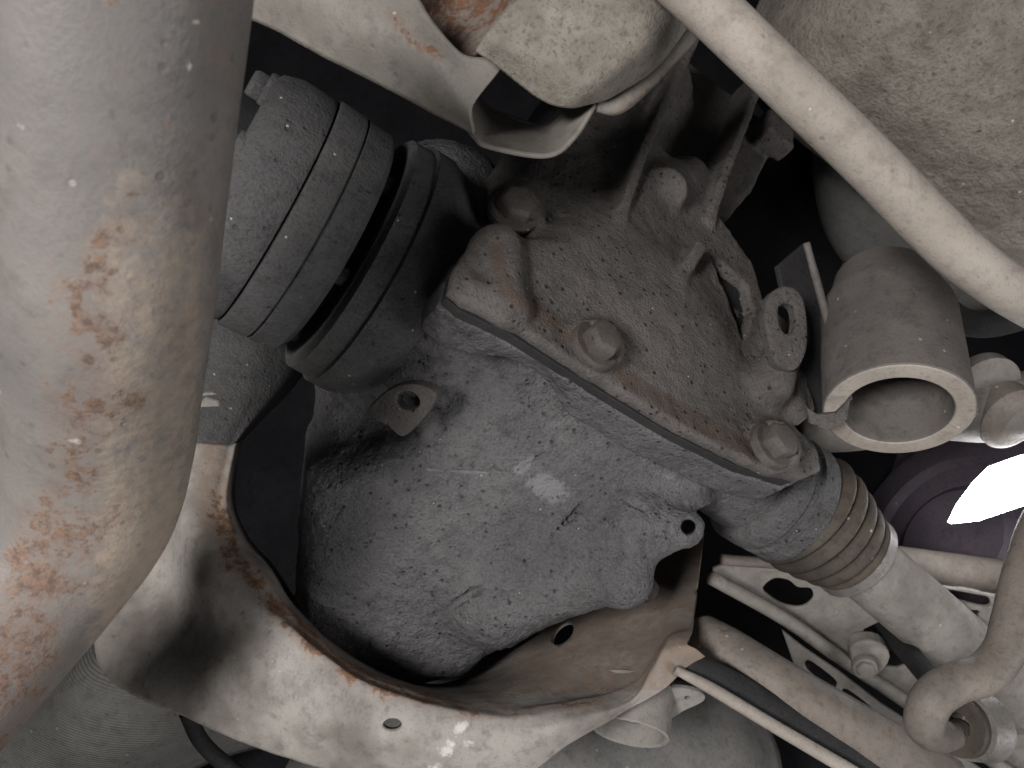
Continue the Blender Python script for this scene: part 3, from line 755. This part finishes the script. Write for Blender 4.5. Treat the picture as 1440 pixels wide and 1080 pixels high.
# ================================================================== ANTI-ROLL BAR
abr = sweep('anti_roll_bar', [P(*q) for q in ((850, -120, .43), (985, 0, .43), (1088, 98, .432), (1208, 214, .435), (1300, 308, .438), (1352, 358, .44), (1420, 408, .45), (1490, 446, .465), (1600, 490, .49))], [.0147] * 5 + [.0143, .0140, .014, .014], 'bar', None, seg=48, n=14, rough=.012)
tag(abr, 'pale straight metal bar crossing the upper right corner diagonally', 'bar')

# ================================================================== MUFFLER
mf = thing('muffler', 'big rough grey silencer drum in the upper right corner', 'muffler', P(1360, 120, .75))
mc = P(1330, 40, .80)
def drum(name, R, t0, t1, mat, off=0):
    return lathe(name, mc, lW, [(t0, .02), (t0 + .002, R * .5), (t0 + .012, R * .75), (t0 + .035, R * .92), (t0 + .07, R)] + [(t0 + .07 + (t1 - t0 - .07) * i / 30, R) for i in range(1, 31)] + [(t1 + .01, .02)], mat, mf, seg=260, sub=3, rough=.0022)
drum('drum', .165, -.16, .6, 'muffler')
sm = sweep('drum_seam', [mc + lW * t + (nW * -.60 + mW * .80) / 1.0 * .166 for t in (-.14, 0, .2, .5)], [.004] * 4, 'muffler', mf, seg=14, n=10, rough=.1)
# spare wheel well behind the bar
ww = thing('spare_wheel_well', 'dark rounded pan behind the bar and above the hollow sleeve', 'pan', P(1250, 330, .8))
lathe('well_pan', P(1400, 260, .93), mW, [(.06, .001), (.055, .1), (.04, .16), (.01, .19), (-.05, .20), (-.15, .2)], 'darkpan', ww, seg=100, sub=4)
sweep('well_rim', [P(1180, 385, .72), P(1290, 412, .70), (P(1365, 455, .70)), P(1450, 440, .70), P(1560, 380, .7)], [.012] * 5, 'black', ww, seg=20, n=8)

# ================================================================== HOLLOW SLEEVE
sl = thing('mounting_sleeve', 'short hollow steel tube with open end facing down, right of the cover', 'sleeve', P(1262, 577, .53))
c0 = P(1262, 577, .535)
ax_s = mW
lathe('sleeve_tube', c0, ax_s, [(0, .0475), (.0008, .0468), (.0008, .0342), (-.001, .0335), (-.10, .0335), (-.105, .02), (-.135, .02), (-.13, .036), (-.112, .040), (-.098, .046), (-.09, .0475), (-.002, .0475)], 'bush', sl, seg=110, closed=True)
lathe('sleeve_rim', c0, ax_s, [(.0008, .0466), (.0016, .046), (.0018, .042), (.0016, .0352), (.0008, .0345)], 'bar', sl, seg=110, closed=True)
plate('slot_plate', [(1094, 374), (1132, 342), (1160, 430), (1192, 562), (1170, 588), (1140, 584)], P(1140, 470, .60), vec((.35, .1, .93)), .005, 'black', sl)  # flat black plate filling the slot beside the sleeve
sweep('bracket_flange', [P(1134, 342, .596), P(1150, 400, .592), P(1172, 480, .575), P(1193, 562, .548)], [.0028, .003, .0032, .003], 'bush', sl, seg=12, n=8, rough=.2)
plate('bracket_edge', [(1134, 572), (1150, 583), (1178, 580), (1196, 562), (1192, 590), (1165, 606), (1140, 596)], P(1165, 585, .53), vec((.1, -.2, .95)), .004, 'cover', sl)

# ================================================================== SUSPENSION LINKS
tl = thing('upper_link', 'pale grey suspension link behind the open end of the sleeve', 'suspension arm', P(1300, 580, .62))
sweep('link_body', [P(1120, 600, .68), P(1200, 598, .67), P(1300, 575, .66), P(1400, 575, .65), P(1500, 560, .65)], [.022, .022, .026, .028, .028], 'arm', tl, seg=36, n=8, rough=.02)
lathe('link_boss', P(1424, 590, .63), vec((.15, -.45, .85)), [(-.04, .026), (.0, .027), (.004, .022), (.005, .001)], 'link', tl, seg=48)
lathe('link_washer', P(1385, 552, .635), vec((.15, -.45, .85)), [(-.01, .031), (.0, .031), (.001, .02)], 'arm', tl, seg=48)

bp = thing('brake_shield', 'dark round brake shield behind the drive shaft boot', 'brake shield', P(1380, 740, .85))
lathe('shield_disc', P(1345, 765, .86), lW, [(0, .17), (.004, .172), (.004, .14), (-.012, .132), (-.014, .10), (-.004, .094), (-.002, .07), (-.01, .06), (-.01, .001)], 'shield', bp, seg=110)
for k, (px, py) in enumerate(((1345, 690), (1300, 705))):
    pass

tb = sweep('toe_link', [P(1120, 775, .76), P(1240, 792, .775), P(1350, 806, .785), P(1480, 822, .80)], [.019] * 4, 'link', None, seg=32, n=8, rough=.03)
tag(tb, 'brown straight link just below the dark brake shield', 'suspension arm')

ca = thing('control_arm', 'grey stamped control arm with kidney shaped hole in the lower right', 'suspension arm', P(1200, 920, .68))
pc = P(1180, 900, .75); ncv = vec((-.18, -.42, .88))
kid = round_poly([(1073, 828), (1088, 814), (1108, 816), (1122, 826), (1140, 828), (1143, 842), (1128, 854), (1105, 852), (1086, 842)], 5)
outl = [(1002, 800), (1030, 790), (1120, 798), (1240, 822), (1330, 826), (1470, 850), (1600, 900), (1600, 1160), (1460, 1130), (1380, 1062), (1270, 985), (1180, 925), (1100, 870), (1004, 826)]
plate('arm_web', outl, pc, ncv, .004, 'arm', ca, holes=[kid, round_poly([(1172, 824), (1180, 823), (1194, 832), (1190, 835)], 3), [(1204, 905), (1216, 885), (1252, 868), (1300, 905), (1290, 930), (1262, 940), (1220, 935)], round_poly([(1318, 834), (1350, 830), (1385, 838), (1393, 848), (1384, 854), (1345, 844)], 4), round_poly([(1363, 860), (1378, 860), (1370, 872)], 3)], bev=.0012)
sweep('arm_rib', [P(1000, 812, .705), P(1100, 868, .72), P(1180, 924, .735), P(1270, 984, .745), P(1380, 1060, .755), P(1500, 1140, .77)], [.0065] * 6, 'arm', ca, seg=20, n=8)
sweep('arm_rib', [P(1015, 787, .715), P(1120, 796, .73), P(1240, 820, .74)], [.005] * 3, 'link', ca, seg=20, n=8)
slots = [round_poly([(1132, 934), (1140, 930), (1172, 954), (1176, 964), (1166, 966), (1140, 948)], 4), round_poly([(1184, 974), (1192, 970), (1226, 996), (1230, 1006), (1218, 1006), (1192, 988)], 4), round_poly([(1240, 1014), (1252, 1012), (1290, 1038), (1292, 1048), (1280, 1046)], 4), round_poly([(1304, 1056), (1316, 1056), (1350, 1080), (1350, 1090), (1336, 1086)], 4)]
plate('arm_rail', [(1100, 888), (1130, 912), (1180, 946), (1240, 992), (1330, 1050), (1420, 1110), (1400, 1130), (1300, 1072), (1220, 1018), (1160, 978), (1118, 940)], P(1180, 970, .72), ncv, .004, 'arm', ca, holes=slots, bev=.001)
box_ = thing('bolt_bracket', 'small grey bolt block in the cutout of the stamped control arm', 'bracket', P(1225, 930, .66))
plate('bracket_face', round_poly([(1195, 915), (1212, 902), (1240, 905), (1252, 925), (1236, 948), (1208, 950)], 3), P(1222, 926, .725), vec((-.2, -.3, .9)), .016, 'arm', box_, bev=.002)
hexbolt(P(1216, 938, .708), vec((-.2, -.3, .9)), .0085, .006, box_, mat='arm')
st = sweep('dark_rod', [P(1235, 868, .78), P(1275, 915, .70), P(1318, 966, .60)], [.008, .009, .0085], 'black', None, seg=24, n=6)
tag(st, 'short black rod running down through the control arm cutout', 'rod')

ll = thing('lower_link', 'brownish tubular link with pale edge along the bottom right', 'suspension arm', P(1100, 980, .56))
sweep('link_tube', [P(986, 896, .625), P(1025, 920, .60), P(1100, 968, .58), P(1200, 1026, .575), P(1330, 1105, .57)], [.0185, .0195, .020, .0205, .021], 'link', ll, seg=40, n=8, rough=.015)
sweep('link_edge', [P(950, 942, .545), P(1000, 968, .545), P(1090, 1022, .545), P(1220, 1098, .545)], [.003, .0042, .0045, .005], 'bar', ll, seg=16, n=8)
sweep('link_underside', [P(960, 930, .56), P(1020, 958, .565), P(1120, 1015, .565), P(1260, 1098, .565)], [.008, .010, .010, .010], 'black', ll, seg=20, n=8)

# ================================================================== BENT BAR WITH BUSH
bb = thing('bent_bar', 'grey bent stabiliser bar end with hooked tip at the right edge', 'bar', P(1400, 950, .5))
sweep('bar_rod', [P(*q) for q in ((1540, 640, .60), (1470, 720, .56), (1440, 800, .53), (1424, 870, .515), (1412, 915, .508), (1384, 948, .502), (1345, 960, .50), (1312, 982, .498), (1300, 1018, .50), (1318, 1036, .515), (1350, 1030, .54))], [.0118, .0118, .0120, .0122, .0124, .0126, .0126, .0126, .012, .010, .009], 'link', bb, seg=40, n=10, rough=.012)
lathe('bush_clamp', P(1362, 1022, .535), vec((.80, -.18, -.35)), [(-.002, .0215), (.016, .0225), (.018, .021), (.018, .016), (-.002, .016)], 'steel', bb, seg=48, closed=True)
lathe('rubber_bush', P(1352, 1022, .535), vec((.80, -.18, -.35)), [(-.004, .009), (-.004, .0195), (.012, .020), (.012, .009)], 'rubber', bb, seg=48, closed=True)

# ================================================================== LAMP
lp = thing('work_lamp', 'glaring white lamp shining through at the right edge', 'lamp', P(1400, 690, .80))
outline = [(1340, 737), (1352, 712), (1376, 680), (1398, 658), (1440, 643), (1520, 620), (1540, 690), (1440, 712), (1378, 733)]
plate('lamp_lens', outline, P(1400, 690, .66), vec((-.1, 0, .95)), .012, 'lamp', lp, bev=.002)

# ================================================================== FAR PANELS
rp = loft('ribbed_panel', [
    [(-60, 1000, .80), (150, 850, .80), (260, 800, .82)],
    [(-40, 1090, .74), (130, 950, .70), (300, 900, .76)],
    [(60, 1140, .74), (200, 1040, .71), (360, 980, .78)],
    [(160, 1180, .80), (280, 1080, .80), (420, 1040, .84)]], 'ribbed', None, nu=10, nv=10, thick=.004)
tag(rp, 'finely ribbed grey panel in the lower left corner', 'panel')
gp = loft('floor_shield', [
    [(380, 1130, .78), (420, 1050, .78), (520, 950, .80)],
    [(760, 1200, .74), (780, 1080, .72), (800, 950, .76)],
    [(1000, 1220, .74), (1020, 1080, .72), (980, 960, .76)],
    [(1080, 1220, .78), (1100, 1080, .78), (1060, 980, .8)]], 'darkpan', None, nu=10, nv=10, thick=.004)
tag(gp, 'smooth dark grey shield under the subframe at the bottom edge', 'panel')
hs = sweep('black_hose', [P(262, 1000, .60), P(285, 1045, .60), (P(330, 1085, .60)), P(400, 1130, .60)], [.006] * 4, 'black', None, seg=20, n=8)
tag(hs, 'black hose hanging below the subframe arm at the bottom edge', 'hose')
